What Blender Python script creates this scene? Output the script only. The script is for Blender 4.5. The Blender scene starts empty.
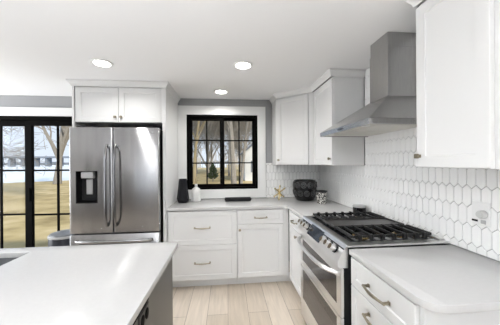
import bpy, bmesh, math, random
from mathutils import Vector, Matrix
random.seed(7)
S = bpy.context.scene
COL = S.collection
PI = math.pi

# ------------------------------------------------------------------ camera, sky, sun, lights, exposure
cam_d = bpy.data.cameras.new('camera'); cam = bpy.data.objects.new('camera', cam_d); COL.objects.link(cam)
cam_d.sensor_width = 36; cam_d.lens = 239.5/500*36; cam_d.clip_start = .02; cam_d.clip_end = 2000
cam.matrix_world = Matrix.Translation((0, 0, 1.409)) @ Matrix.Rotation(-.0957, 4, 'Z') @ Matrix.Rotation(PI/2, 4, 'X') @ Matrix.Rotation(-.007, 4, 'Z')
S.camera = cam

S.view_settings.view_transform = 'Standard'; S.view_settings.look = 'None'
S.view_settings.exposure = 0.18; S.view_settings.gamma = 1.0; S.view_settings.use_curve_mapping = False

W = bpy.data.worlds.new('sky'); S.world = W; W.use_nodes = True
nt = W.node_tree; nt.nodes.clear()
wo = nt.nodes.new('ShaderNodeOutputWorld'); bg = nt.nodes.new('ShaderNodeBackground')
tc = nt.nodes.new('ShaderNodeTexCoord'); sx = nt.nodes.new('ShaderNodeSeparateXYZ'); rp = nt.nodes.new('ShaderNodeValToRGB')
nt.links.new(tc.outputs['Generated'], sx.inputs[0]); nt.links.new(sx.outputs['Z'], rp.inputs[0])
rp.color_ramp.elements[0].position = 0.0; rp.color_ramp.elements[0].color = (.74, .82, .93, 1)
rp.color_ramp.elements[1].position = .45; rp.color_ramp.elements[1].color = (.55, .70, .93, 1)
nt.links.new(rp.outputs[0], bg.inputs[0]); bg.inputs[1].default_value = 1.0
nt.links.new(bg.outputs[0], wo.inputs[0])

def lamp(name, kind, loc, rot, energy, color=(1, 1, 1), **kw):
    d = bpy.data.lights.new(name, kind); d.energy = energy; d.color = color
    for k, v in kw.items(): setattr(d, k, v)
    o = bpy.data.objects.new(name, d); COL.objects.link(o); o.location = loc; o.rotation_euler = rot
    return o
lamp('sun', 'SUN', (20, 0, 30), (math.radians(38), math.radians(40), 0), 3.6, (1, .92, .80), angle=.06)
# fill lamps added at unseen rear and left openings, standing in for daylight
lamp('rear_fill_lamp', 'AREA', (-2.55, -3.44, 1.40), (math.radians(97), 0, 0), 3, (.95, .975, 1), shape='RECTANGLE', size=1.4, size_y=1.6)
lamp('rear_fill_lamp', 'AREA', (.1, -3.44, 1.40), (math.radians(97), 0, 0), 3, (.95, .975, 1), shape='RECTANGLE', size=1.4, size_y=1.6)
lamp('left_fill_lamp', 'AREA', (-4.0, 2.45, 1.30), (0, math.radians(-88), 0), 60, (.95, .975, 1), shape='RECTANGLE', size=1.7, size_y=1.5)

# soft fill lamp added behind the camera, bounced off the ceiling
lamp('bounce_fill_lamp', 'AREA', (-.6, -1.9, .75), (math.radians(180-16), 0, 0), 150, (.925, .96, 1), shape='RECTANGLE', size=1.8, size_y=1.0, spread=1.9)

# ------------------------------------------------------------------ materials
def mat(name, color, rough=.5, metal=0.0, noise=None, bump=None, aniso=None, spec=.5, coat=0, emit=None):
    m = bpy.data.materials.new(name); m.use_nodes = True
    n = m.node_tree; b = n.nodes['Principled BSDF']
    b.inputs['Base Color'].default_value = (*color, 1); b.inputs['Roughness'].default_value = rough
    b.inputs['Metallic'].default_value = metal; b.inputs['Specular IOR Level'].default_value = spec
    b.inputs['Coat Weight'].default_value = coat
    tcn = n.nodes.new('ShaderNodeTexCoord')
    if noise:                       # (scale, amount, stretch xyz)
        sc, amt, st = noise
        mp = n.nodes.new('ShaderNodeMapping'); mp.inputs['Scale'].default_value = st
        nz = n.nodes.new('ShaderNodeTexNoise'); nz.inputs['Scale'].default_value = sc; nz.inputs['Detail'].default_value = 5
        mx = n.nodes.new('ShaderNodeMix'); mx.data_type = 'RGBA'
        mx.inputs['A'].default_value = (*[c*(1-amt) for c in color], 1); mx.inputs['B'].default_value = (*[min(1, c*(1+amt)) for c in color], 1)
        n.links.new(tcn.outputs['Object'], mp.inputs[0]); n.links.new(mp.outputs[0], nz.inputs['Vector'])
        n.links.new(nz.outputs['Fac'], mx.inputs['Factor']); n.links.new(mx.outputs['Result'], b.inputs['Base Color'])
    if bump:
        sc, amt, st = bump
        mp = n.nodes.new('ShaderNodeMapping'); mp.inputs['Scale'].default_value = st
        nz = n.nodes.new('ShaderNodeTexNoise'); nz.inputs['Scale'].default_value = sc; nz.inputs['Detail'].default_value = 3
        bp = n.nodes.new('ShaderNodeBump'); bp.inputs['Strength'].default_value = amt; bp.inputs['Distance'].default_value = .01
        n.links.new(tcn.outputs['Object'], mp.inputs[0]); n.links.new(mp.outputs[0], nz.inputs['Vector'])
        n.links.new(nz.outputs['Fac'], bp.inputs['Height']); n.links.new(bp.outputs[0], b.inputs['Normal'])
    if aniso:
        b.inputs['Anisotropic'].default_value = aniso
        tg = n.nodes.new('ShaderNodeTangent'); tg.direction_type = 'RADIAL'; tg.axis = 'Z'; b.inputs['Anisotropic Rotation'].default_value = .25
        n.links.new(tg.outputs[0], b.inputs['Tangent'])
    if emit:
        b.inputs['Emission Color'].default_value = (*emit[0], 1); b.inputs['Emission Strength'].default_value = emit[1]
    return m

M = {}
M['ceiling'] = mat('ceiling_paint', (.86, .86, .865), .9)
M['grey_wall'] = mat('grey_wall_paint', (.32, .323, .328), .85, noise=(3, .03, (1, 1, 1)))
M['white_wall'] = mat('white_wall_paint', (.72, .72, .71), .85)
M['white_trim'] = mat('white_trim_paint', (.78, .78, .77), .45)
M['cabinet'] = mat('white_cabinet_paint', (.76, .76, .755), .38)
M['quartz'] = mat('white_quartz', (.59, .585, .578), .17, spec=.4, noise=(60, .035, (1, 1, 1)))
M['steel'] = mat('brushed_steel', (.42, .42, .428), .25, 1, noise=(14, .25, (1, 1, .03)), bump=(4, .16, (1, 1, .03)), aniso=1.0)
M['steel_dark'] = mat('handle_steel', (.22, .22, .225), .2, 1)
M['steel_hood'] = mat('hood_steel', (.45, .445, .44), .24, 1, noise=(30, .18, (5, 5, .3)), aniso=.8)
M['steel_range'] = mat('range_steel', (.82, .815, .81), .30, 1, noise=(30, .05, (4, 4, .3)))
M['dark_case'] = mat('dark_case', (.014, .014, .015), .5, spec=.2)
M['black_frame'] = mat('black_window_frame', (.004, .0038, .0036), .6, spec=.03)
M['black_gloss'] = mat('black_gloss', (.008, .008, .009), .12)
M['iron'] = mat('cast_iron', (.009, .009, .0095), .45, spec=.3, bump=(300, .15, (1, 1, 1)))
M['griddle'] = mat('griddle_iron', (.035, .033, .032), .38, noise=(40, .15, (1, 1, 1)))
M['pull'] = mat('champagne_nickel', (.31, .275, .21), .28, 1)
M['knob_steel'] = mat('knob_metal', (.46, .43, .38), .32, 1)
M['brass'] = mat('brass', (.80, .56, .20), .25, 1)
M['gold'] = mat('gold_metal', (.62, .50, .27), .26, 1)
M['island'] = mat('island_paint', (.115, .108, .098), .4)
M['oven_glass'] = mat('oven_glass', (.04, .034, .03), .05, spec=.55)
M['sink'] = mat('sink_composite', (.16, .165, .17), .4)
M['white_ceramic'] = mat('white_ceramic', (.72, .72, .70), .4)
M['black_ceramic'] = mat('black_ceramic', (.006, .006, .0065), .25, spec=.4)
M['relief'] = mat('grey_glint_relief', (.055, .055, .056), .28)  # grey glints on the raised pattern put into its colour
M['slate_ceramic'] = mat('dark_slate_ceramic', (.007, .0075, .010), .4, spec=.25)
M['plastic'] = mat('white_plastic', (.78, .78, .77), .35)
M['grey_plastic'] = mat('grey_plastic', (.42, .42, .42), .4)
M['dark_panel'] = mat('dark_reflection_panel', (.035, .028, .022), .45)
M['outlet_plate'] = mat('dark_outlet_plate', (.05, .046, .042), .4)
M['dial'] = mat('dial_plastic', (.58, .58, .57), .4)
M['knob_face'] = mat('floor_tint_knob_face', (.20, .155, .10), .35, 1)  # brown reflection of the floor put into the face colour
M['dark_lid'] = mat('grey_lid_plastic', (.17, .175, .18), .35)
M['navy_plastic'] = mat('dark_bin_plastic', (.014, .016, .024), .4)
M['lens'] = mat('lamp_lens', (.9, .9, .9), .5, emit=((1, .97, .92), 9))
M['filter'] = mat('hood_filter', (.62, .60, .55), .4, .6, noise=(200, .12, (1, 1, 1)))
M['bark'] = mat('tree_bark', (.27, .25, .22), .9, noise=(6, .3, (1, 1, .3)))
M['bark_pale'] = mat('pale_tree_bark', (.34, .28, .17), .9, noise=(6, .25, (1, 1, .3)))
M['evergreen'] = mat('evergreen_needles', (.06, .085, .04), .9)
M['siding'] = mat('white_siding', (.72, .74, .74), .7)
M['shingle'] = mat('grey_shingles', (.20, .22, .25), .9, noise=(8, .2, (1, 1, 1)))
M['bridge'] = mat('bridge_concrete', (.20, .23, .27), .9)
M['concrete'] = mat('patio_concrete', (.55, .53, .48), .9, noise=(5, .1, (1, 1, 1)))
M['woods'] = mat('hazed_woods_bark', (.50, .47, .43), .95)  # bark paled, distance haze painted into the colour
M['far_bank'] = mat('far_bank_trees', (.16, .18, .20), .95, noise=(.1, .3, (1, 1, 1)))

def glass_mat():
    m = bpy.data.materials.new('window_glass'); m.use_nodes = True; n = m.node_tree; n.nodes.clear()
    o = n.nodes.new('ShaderNodeOutputMaterial'); t = n.nodes.new('ShaderNodeBsdfTransparent'); g = n.nodes.new('ShaderNodeBsdfGlossy')
    g.inputs['Roughness'].default_value = .02; f = n.nodes.new('ShaderNodeFresnel'); f.inputs[0].default_value = 1.12
    x = n.nodes.new('ShaderNodeMixShader'); n.links.new(f.outputs[0], x.inputs[0]); n.links.new(t.outputs[0], x.inputs[1]); n.links.new(g.outputs[0], x.inputs[2])
    n.links.new(x.outputs[0], o.inputs[0]); return m
M['glass'] = glass_mat()

def floor_mat():
    m = bpy.data.materials.new('pale_oak_planks'); m.use_nodes = True; n = m.node_tree; b = n.nodes['Principled BSDF']
    tcn = n.nodes.new('ShaderNodeTexCoord'); sp = n.nodes.new('ShaderNodeSeparateXYZ'); cb = n.nodes.new('ShaderNodeCombineXYZ')
    n.links.new(tcn.outputs['Object'], sp.inputs[0]); n.links.new(sp.outputs['Y'], cb.inputs['X']); n.links.new(sp.outputs['X'], cb.inputs['Y'])
    br = n.nodes.new('ShaderNodeTexBrick'); br.offset = .37; br.inputs['Scale'].default_value = 1
    br.inputs['Brick Width'].default_value = 1.12; br.inputs['Row Height'].default_value = .19; br.inputs['Mortar Size'].default_value = .0018
    br.inputs['Color1'].default_value = (.58, .495, .40, 1); br.inputs['Color2'].default_value = (.71, .62, .52, 1); br.inputs['Mortar'].default_value = (.22, .17, .13, 1)
    n.links.new(cb.outputs[0], br.inputs['Vector'])
    mp = n.nodes.new('ShaderNodeMapping'); mp.inputs['Scale'].default_value = (1.2, 14, 1)
    nz = n.nodes.new('ShaderNodeTexNoise'); nz.inputs['Scale'].default_value = 3; nz.inputs['Detail'].default_value = 6; nz.inputs['Distortion'].default_value = .6
    n.links.new(cb.outputs[0], mp.inputs[0]); n.links.new(mp.outputs[0], nz.inputs['Vector'])
    mr = n.nodes.new('ShaderNodeMapRange'); mr.inputs['To Min'].default_value = .74; mr.inputs['To Max'].default_value = 1.16
    n.links.new(nz.outputs['Fac'], mr.inputs[0])
    mx = n.nodes.new('ShaderNodeMix'); mx.data_type = 'RGBA'; mx.blend_type = 'MULTIPLY'; mx.inputs['Factor'].default_value = 1
    n.links.new(br.outputs['Color'], mx.inputs['A']); n.links.new(mr.outputs[0], mx.inputs['B']); n.links.new(mx.outputs['Result'], b.inputs['Base Color'])
    b.inputs['Roughness'].default_value = .42; return m
M['floor'] = floor_mat()

def noise_ramp(name, scale, stops, rough=.9, stretch=(1, 1, 1), metal=0, detail=6, bump=0):
    m = bpy.data.materials.new(name); m.use_nodes = True; n = m.node_tree; b = n.nodes['Principled BSDF']
    tcn = n.nodes.new('ShaderNodeTexCoord'); mp = n.nodes.new('ShaderNodeMapping'); mp.inputs['Scale'].default_value = stretch
    nz = n.nodes.new('ShaderNodeTexNoise'); nz.inputs['Scale'].default_value = scale; nz.inputs['Detail'].default_value = detail
    r = n.nodes.new('ShaderNodeValToRGB'); e = r.color_ramp.elements
    e[0].position, e[0].color = stops[0][0], (*stops[0][1], 1); e[1].position, e[1].color = stops[-1][0], (*stops[-1][1], 1)
    for p, c in stops[1:-1]:
        k = e.new(p); k.color = (*c, 1)
    n.links.new(tcn.outputs['Object'], mp.inputs[0]); n.links.new(mp.outputs[0], nz.inputs['Vector']); n.links.new(nz.outputs['Fac'], r.inputs[0]); n.links.new(r.outputs[0], b.inputs['Base Color'])
    b.inputs['Roughness'].default_value = rough; b.inputs['Metallic'].default_value = metal
    if bump:
        bp = n.nodes.new('ShaderNodeBump'); bp.inputs['Strength'].default_value = bump; bp.inputs['Distance'].default_value = .01
        n.links.new(nz.outputs['Fac'], bp.inputs['Height']); n.links.new(bp.outputs[0], b.inputs['Normal'])
    return m
M['grass'] = noise_ramp('dry_lawn', .9, [(.3, (.27, .205, .085)), (.5, (.46, .36, .17)), (.7, (.60, .49, .28))])
M['water'] = noise_ramp('lake_water', .25, [(.3, (.60, .66, .70)), (.7, (.85, .88, .90))], .5, (1, 4, 1))
M['mercury'] = noise_ramp('mercury_glass', 75, [(.47, (.03, .03, .03)), (.53, (.75, .73, .68))], .25, metal=.5, detail=1)
M['tile'] = mat('white_glazed_tile', (.88, .88, .87), .14, bump=(22, .10, (1, 1, 1)))
M['grout'] = mat('grey_grout', (.40, .39, .38), .9)
M['island_side'] = M['island']

# ------------------------------------------------------------------ mesh building
class MB:
    def __init__(s, mtx=None): s.v = []; s.f = []; s.m = []; s.T = mtx or Matrix.Identity(4); s.mi = 0
    def add(s, vs, fs):
        o = len(s.v); s.v += [s.T @ Vector(p) for p in vs]
        for f in fs: s.f.append([o+i for i in f]); s.m.append(s.mi)
    def addbm(s, bm):
        bm.verts.index_update(); s.add([v.co.copy() for v in bm.verts], [[v.index for v in f.verts] for f in bm.faces]); bm.free()
    def box(s, x0, x1, y0, y1, z0, z1, b=0.0, seg=1):
        bm = bmesh.new(); bmesh.ops.create_cube(bm, size=1)
        for v in bm.verts: v.co = Vector(((x0+x1)/2+v.co.x*(x1-x0), (y0+y1)/2+v.co.y*(y1-y0), (z0+z1)/2+v.co.z*(z1-z0)))
        if b: bmesh.ops.bevel(bm, geom=bm.edges[:], offset=b, segments=seg, affect='EDGES', profile=.5)
        s.addbm(bm); return s
    def prism(s, poly, z0, z1, b=0.0, seg=2):      # poly: ccw list of (x, y)
        bm = bmesh.new(); lo = [bm.verts.new((x, y, z0)) for x, y in poly]; hi = [bm.verts.new((x, y, z1)) for x, y in poly]
        n = len(poly); bm.faces.new(lo[::-1]); bm.faces.new(hi)
        for i in range(n): bm.faces.new((lo[i], lo[(i+1) % n], hi[(i+1) % n], hi[i]))
        if b:
            es = [e for e in bm.edges if abs(e.verts[0].co.z-e.verts[1].co.z) < 1e-6]
            bmesh.ops.bevel(bm, geom=es, offset=b, segments=seg, affect='EDGES', profile=.5)
        s.addbm(bm); return s
    def tube(s, pts, r, n=8, cap=True):
        pts = [Vector(p) for p in pts]; rs = r if isinstance(r, (list, tuple)) else [r]*len(pts)
        vs = []; fs = []; up = Vector((0, 0, 1))
        d0 = (pts[1]-pts[0]).normalized(); a = d0.cross(up if abs(d0.z) < .9 else Vector((1, 0, 0))).normalized()
        for i, p in enumerate(pts):
            d = ((pts[min(i+1, len(pts)-1)]-p).normalized() + (p-pts[max(i-1, 0)]).normalized())
            d = d.normalized() if d.length > 1e-9 else d0
            a = (a-d*a.dot(d)).normalized(); c = d.cross(a)
            for k in range(n):
                t = 2*PI*k/n; vs.append(p+(a*math.cos(t)+c*math.sin(t))*rs[i])
        for i in range(len(pts)-1):
            for k in range(n): fs.append((i*n+k, i*n+(k+1) % n, (i+1)*n+(k+1) % n, (i+1)*n+k))
        if cap: fs.append(tuple(range(n))[::-1]); fs.append(tuple((len(pts)-1)*n+k for k in range(n)))
        s.add(vs, fs); return s
    def lathe(s, prof, cx=0, cy=0, n=32, close=True):   # prof: list of (r, z), bottom to top
        vs = []; fs = []
        for r, z in prof:
            for k in range(n): t = 2*PI*k/n; vs.append((cx+r*math.cos(t), cy+r*math.sin(t), z))
        m = len(prof)
        for i in range(m-1):
            for k in range(n): fs.append((i*n+k, i*n+(k+1) % n, (i+1)*n+(k+1) % n, (i+1)*n+k))
        if close: fs.append(tuple(range(n))[::-1]); fs.append(tuple((m-1)*n+k for k in range(n)))
        s.add(vs, fs); return s
    def sweep(s, path, prof, closed_ends=True):    # prof: (out, z) pairs; outward is to the right of the path
        P = [Vector((x, y)) for x, y in path]; N = []
        for i in range(len(P)-1): d = (P[i+1]-P[i]).normalized(); N.append(Vector((d.y, -d.x)))
        vs = []; k = len(prof)
        for i, p in enumerate(P):
            if i == 0: m = N[0]
            elif i == len(P)-1: m = N[-1]
            else: m = (N[i-1]+N[i]); m = m/(m.dot(N[i]))
            for o, z in prof: vs.append((p.x+m.x*o, p.y+m.y*o, z))
        fs = [(i*k+j, i*k+(j+1) % k, (i+1)*k+(j+1) % k, (i+1)*k+j) for i in range(len(P)-1) for j in range(k)]
        fs.append(tuple(range(k))); fs.append(tuple((len(P)-1)*k+j for j in range(k))[::-1])
        s.add(vs, fs); return s
    def build(s, name, material, parent=None, origin=None, smooth=35):
        org = Vector(origin) if origin else Vector((0, 0, 0))
        if parent:
            p = parent; org = Vector((0, 0, 0))
            while p: org += p.location; p = p.parent
        elif origin is None:
            org = Vector(((min(v.x for v in s.v)+max(v.x for v in s.v))/2, (min(v.y for v in s.v)+max(v.y for v in s.v))/2, min(v.z for v in s.v)))
        me = bpy.data.meshes.new(name); me.from_pydata([v-org for v in s.v], [], s.f)
        mats = material if isinstance(material, list) else [material]
        for m in mats: me.materials.append(m)
        bm = bmesh.new(); bm.from_mesh(me)
        for f, i in zip(bm.faces, s.m): f.material_index = i
        bmesh.ops.recalc_face_normals(bm, faces=bm.faces[:])
        bm.to_mesh(me); bm.free()
        for p in me.polygons: p.use_smooth = True
        me.set_sharp_from_angle(angle=math.radians(smooth))
        o = bpy.data.objects.new(name, me); COL.objects.link(o)
        if parent: o.parent = parent
        else: o.location = org
        return o
def tag(o, label=None, cat=None, group=None, kind=None):
    if label: o['label'] = label
    if cat: o['category'] = cat
    if group: o['group'] = group
    if kind: o['kind'] = kind
    return o
def thing(name, label, cat, loc, group=None):
    o = bpy.data.objects.new(name, None); COL.objects.link(o); o.location = loc; o.empty_display_size = .1
    return tag(o, label, cat, group)
def box(*a, b=0.0, seg=1): return MB().box(*a, b=b, seg=seg)

# ------------------------------------------------------------------ room shell
RX, BY, CZ, LX, FY = 1.335, 3.336, 2.289, -4.2, -3.6     # right, back, ceiling, left, rear
T = .16
def structure(o, label): return tag(o, label, kind='structure')
structure(box(LX-T, RX+T, FY-T, BY+T, -.12, 0).build('floor', M['floor'], origin=(0, 0, 0)), 'pale oak plank floor')
structure(box(LX-T, RX+T, FY-T, BY+T, CZ, CZ+.15).build('ceiling', M['ceiling']), 'flat white ceiling')
WX0, WX1, WZ0, WZ1 = -.545, .428, 1.043, 2.068
DX0, DX1, DZ1 = -3.65, -1.45, 2.026
wb = MB()
wb.box(LX-T, DX0, BY, BY+T, 0, CZ); wb.box(DX0, DX1, BY, BY+T, DZ1, CZ); wb.box(DX1, WX0, BY, BY+T, 0, CZ)
wb.box(WX0, WX1, BY, BY+T, 0, WZ0); wb.box(WX0, WX1, BY, BY+T, WZ1, CZ); wb.box(WX1, RX+T, BY, BY+T, 0, CZ)
wall_back = structure(wb.build('wall_back', M['grey_wall']), 'grey painted back wall with window and sliding door')
wall_right = structure(box(RX, RX+T, FY-T, BY, 0, CZ).build('wall_right', M['grey_wall']), 'right wall behind the range')
wl = MB(); wl.box(LX-T, LX, FY-T, 1.65, 0, CZ); wl.box(LX-T, LX, 1.65, 3.25, 0, .45); wl.box(LX-T, LX, 1.65, 3.25, 2.25, CZ); wl.box(LX-T, LX, 3.25, BY, 0, CZ)
structure(wl.build('wall_left', M['white_wall']), 'left wall')
wr = MB(); xs = [LX, -3.3, -1.8, -.65, .85, RX]
for i in range(5):
    if i % 2 == 0: wr.box(xs[i], xs[i+1], FY-T, FY, 0, CZ)
    else: wr.box(xs[i], xs[i+1], FY-T, FY, 0, .6); wr.box(xs[i], xs[i+1], FY-T, FY, 2.3*0+2.27, CZ)
structure(wr.build('wall_rear', M['white_wall']), 'rear wall behind the camera')

for nm, x0, x1, y0, y1 in (('reflection_panel_1', LX-.002, LX+.04, -2.75, -1.95), ('reflection_panel_2', -4.15, -3.36, FY-.002, FY+.04)):  # unseen dark panels, added so the refrigerator steel reflects dark streaks
    m = MB(); m.box(x0, x1, y0, y1, .004, 2.1, b=.003); structure(m.build(nm, M['dark_panel']), 'dark panel behind the camera, added to streak the refrigerator reflection')
# picket tiles: elongated hexagons, straight sides vertical
def clip(poly, ax, lim, keep_less):
    out = []
    for i in range(len(poly)):
        a, b = poly[i], poly[(i+1) % len(poly)]
        ia = (a[ax] <= lim) == keep_less or abs(a[ax]-lim) < 1e-9; ib = (b[ax] <= lim) == keep_less or abs(b[ax]-lim) < 1e-9
        if ia: out.append(a)
        if ia != ib:
            t = (lim-a[ax])/(b[ax]-a[ax]); out.append((a[0]+t*(b[0]-a[0]), a[1]+t*(b[1]-a[1])))
    return out
def tiles(mb, rects, to3d, ref=0.0):
    pw, side, tot = .0505, .083, .127; pz = (side+tot)/2
    for (a0, a1, z0, z1) in rects:
        for c in range(int((a0-ref)/pw)-2, int((a1-ref)/pw)+3):
            for r in range(int((z0-.9)/pz)-2, int((z1-.9)/pz)+3):
                ca = ref+c*pw + (pw/2 if r % 2 else 0); cz = .9+r*pz
                hw, hs, ht = pw/2-.0014, side/2-.0006, tot/2-.0022
                P = [(ca-hw, cz-hs), (ca, cz-ht), (ca+hw, cz-hs), (ca+hw, cz+hs), (ca, cz+ht), (ca-hw, cz+hs)]
                for ax, lim, less in ((0, a0, False), (0, a1, True), (1, z0, False), (1, z1, True)):
                    if P: P = clip(P, ax, lim, less)
                if len(P) < 3: continue
                if max(p[0] for p in P)-min(p[0] for p in P) < .004 or max(p[1] for p in P)-min(p[1] for p in P) < .004: continue
                gx = sum(p[0] for p in P)/len(P); gz = sum(p[1] for p in P)/len(P)
                ta, tz = random.gauss(0, .010), random.gauss(0, .006)
                n = len(P); vs = [to3d(x, z, .002) for x, z in P]
                vs += [to3d(x, z, .0062+ta*(x-gx)+tz*(z-gz)) for x, z in P]
                k = .0018
                Q = [(x+(gx-x)*min(.5, k/max(.004, math.hypot(gx-x, gz-z))), z+(gz-z)*min(.5, k/max(.004, math.hypot(gx-x, gz-z)))) for x, z in P]
                vs += [to3d(x, z, .0078+ta*(x-gx)+tz*(z-gz)) for x, z in Q]
                fs = [tuple(range(2*n, 3*n))]
                for lv in (0, 1):
                    for i in range(n): fs.append((lv*n+i, lv*n+(i+1) % n, (lv+1)*n+(i+1) % n, (lv+1)*n+i))
                mb.add(vs, fs)
CT = .914
tr = MB()
rr = [(.62, BY-.008, CT+.001, 1.376), (1.185, 2.195, 1.376, CZ-.002)]
tiles(tr, rr, lambda a, z, d: (RX-d, a, z), ref=1.339)
tr.mi = 1
for a0, a1, z0, z1 in rr: tr.box(RX-.004, RX-.0005, a0, a1, z0, z1)
tr.build('tile_backsplash', [M['tile'], M['grout']], wall_right)
tb = MB(); rr = [(.545, RX-.008, CT+.001, 1.40)]
tiles(tb, rr, lambda a, z, d: (a, BY-d, z), ref=RX)
tb.mi = 1; tb.box(.545, RX-.008, BY-.004, BY-.0005, CT+.001, 1.40)
tb.build('tile_backsplash', [M['tile'], M['grout']], wall_back)

# window trim
def casing(name, x0, x1, z0, z1, X0, X1, Z0, Z1, label):
    m = MB(); y0, y1 = BY-.02, BY-.0005
    m.box(X0, X1, y0, y1, z1, Z1, b=.002); m.box(X0, X1, y0, y1, Z0, z0, b=.002) if Z0 < z0 else None
    m.box(X0, x0, y0, y1, max(z0, Z0), z1, b=.002); m.box(x1, X1, y0, y1, max(z0, Z0), z1, b=.002)
    return structure(m.build(name, M['white_trim']), label)
casing('trim_1', WX0, WX1, WZ0, WZ1, -.659, .541, CT+.006, 2.188, 'wide flat white casing around the window')
casing('trim_2', DX0, DX1, 0, DZ1, DX0-.12, DX1+.1, 0, 2.135, 'white casing over the sliding door')
structure(box(LX, DX0-.125, BY-.014, BY-.0005, 0, .12, b=.002).build('baseboard_back', M['white_trim']), 'white baseboard')

# window 1: horizontal slider, two sashes of 2 x 3 lites
def sash(m, g, x0, x1, z0, z1, fw, y0, y1, mx, mz, mw=.016, fb=None):
    fb = fb or fw
    m.box(x0, x1, y0, y1, z1-fw, z1, b=.002); m.box(x0, x1, y0, y1, z0, z0+fb, b=.002)
    m.box(x0, x0+fw, y0, y1, z0+fb, z1-fw, b=.002); m.box(x1-fw, x1, y0, y1, z0+fb, z1-fw, b=.002)
    ym = (y0+y1)/2
    for x in mx: m.box(x-mw/2, x+mw/2, ym-.011, ym+.011, z0+fb, z1-fw, b=.001)
    for z in mz: m.box(x0+fw, x1-fw, ym-.0105, ym+.0105, z-mw/2, z+mw/2, b=.001)
    g.box(x0+fw-.004, x1-fw+.004, ym-.003, ym+.003, z0+fb-.004, z1-fw+.004)
fr = MB(); y0, y1 = BY-.006, BY+.10
fr.box(WX0, WX1, y0, y1, WZ1-.035, WZ1, b=.002); fr.box(WX0, WX1, y0, y1, WZ0, WZ0+.03, b=.002)
fr.box(WX0, WX0+.032, y0, y1, WZ0+.03, WZ1-.035, b=.002); fr.box(WX1-.032, WX1, y0, y1, WZ0+.03, WZ1-.035, b=.002)
win = structure(fr.build('window_1', M['black_frame']), 'black framed sliding window with grille bars over the counter')
for (x0, x1, ya, mx) in ((WX0+.032, -.036, BY+.012, (-.277,)), (-.098, WX1-.032, BY+.05, (.172,))):
    m = MB(); g = MB()
    sash(m, g, x0, x1, WZ0+.03, WZ1-.035, .042 if ya < BY+.03 else .036, ya, ya+.034, mx, (1.72, 1.405), .017)
    so = m.build('sash', M['black_frame'], win); g.build('window_glass', M['glass'], so)
lt = box(-.072, -.06, BY-.004, BY+.013, 1.52, 1.60, b=.003).build('sash_latch', M['black_frame'], win)

# sliding door 1
dr = MB(); y0, y1 = BY-.006, BY+.13
dr.box(DX0, DX1, y0, y1, DZ1-.045, DZ1, b=.002); dr.box(DX0, DX1, y0, y1, 0.001, .035, b=.002)
dr.box(DX0, DX0+.05, y0, y1, .035, DZ1-.045, b=.002); dr.box(DX1-.05, DX1, y0, y1, .035, DZ1-.045, b=.002)
door = structure(dr.build('door_1', M['black_frame']), 'black framed sliding glass door with grille bars')
for (x0, x1, ya, mx) in ((-2.585, DX1-.05, BY+.015, (-2.208, -1.90)), (DX0+.05, -2.568, BY+.072, (-3.245, -2.94))):
    m = MB(); g = MB()
    sash(m, g, x0, x1, .036, DZ1-.046, .072, ya, ya+.045, mx, (1.325, .748), .022, .16)
    so = m.build('door_sash', M['black_frame'], door); g.build('door_glass', M['glass'], so)
    if ya < BY+.03: box(-2.55, -2.528, ya-.012, ya, .93, 1.10, b=.004).build('door_handle', M['black_frame'], so)

# ------------------------------------------------------------------ hardware and shaker fronts
LB = Matrix.Identity(4)
def face(ox, oy, ang): return Matrix.Translation((ox, oy, 0)) @ Matrix.Rotation(ang, 4, 'Z')    # local x right, y into the cabinet
def shaker(mb, x0, x1, z0, z1, fw=.055, t=.02, rec=.007):
    e = .0025
    def rect(a, y): return [(x0+a, y, z0+a), (x1-a, y, z0+a), (x1-a, y, z1-a), (x0+a, y, z1-a)]
    R = [rect(0, 0), rect(0, -t+e), rect(e, -t), rect(fw, -t), rect(fw+.004, -t+rec)]
    vs = [p for r in R for p in r]; fs = [(3, 2, 1, 0), (16, 17, 18, 19)]
    for k in range(4):
        for i in range(4): fs.append((k*4+i, k*4+(i+1) % 4, (k+1)*4+(i+1) % 4, (k+1)*4+i))
    mb.add(vs, fs); return mb
def front(name, F, parent, x0, x1, z0, z1, fw=.055):
    return shaker(MB(F), x0, x1, z0, z1, fw).build(name, M['cabinet'], parent)
def pull(F, parent, xc, zc, L=.16, t=.02):
    m = MB(F); h = L/2; y = -t
    for s in (-1, 1):
        m.box(xc+s*h-.008, xc+s*h+.008, y-.004, y+.0005, zc-.009, zc+.009, b=.0015)
        m.box(xc+s*h-.005, xc+s*h+.005, y-.030, y-.003, zc-.0055, zc+.0055, b=.001)
    pts = [(xc-h-.006, y-.028, zc), (xc-h*.6, y-.034, zc-.001), (xc-h*.25, y-.037, zc-.002), (xc, y-.038, zc-.002), (xc+h*.25, y-.037, zc-.002), (xc+h*.6, y-.034, zc-.001), (xc+h+.006, y-.028, zc)]
    m.tube(pts, [.0065, .0062, .0078, .0080, .0078, .0062, .0065], 8)
    return m.build('pull', M['pull'], parent)
def knob(F, parent, xc, zc, t=.02, s=.013, y0=.0005):
    m = MB(F); m.tube([(xc, -t+y0, zc), (xc, -t-.014, zc)], .006, 10)
    m.box(xc-s, xc+s, -t-.026, -t-.013, zc-s, zc+s, b=.003); m.box(xc-.008, xc+.008, -t-.003, -t+y0, zc-.008, zc+.008)
    return m.build('knob', M['pull'], parent)
G = .002

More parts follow.
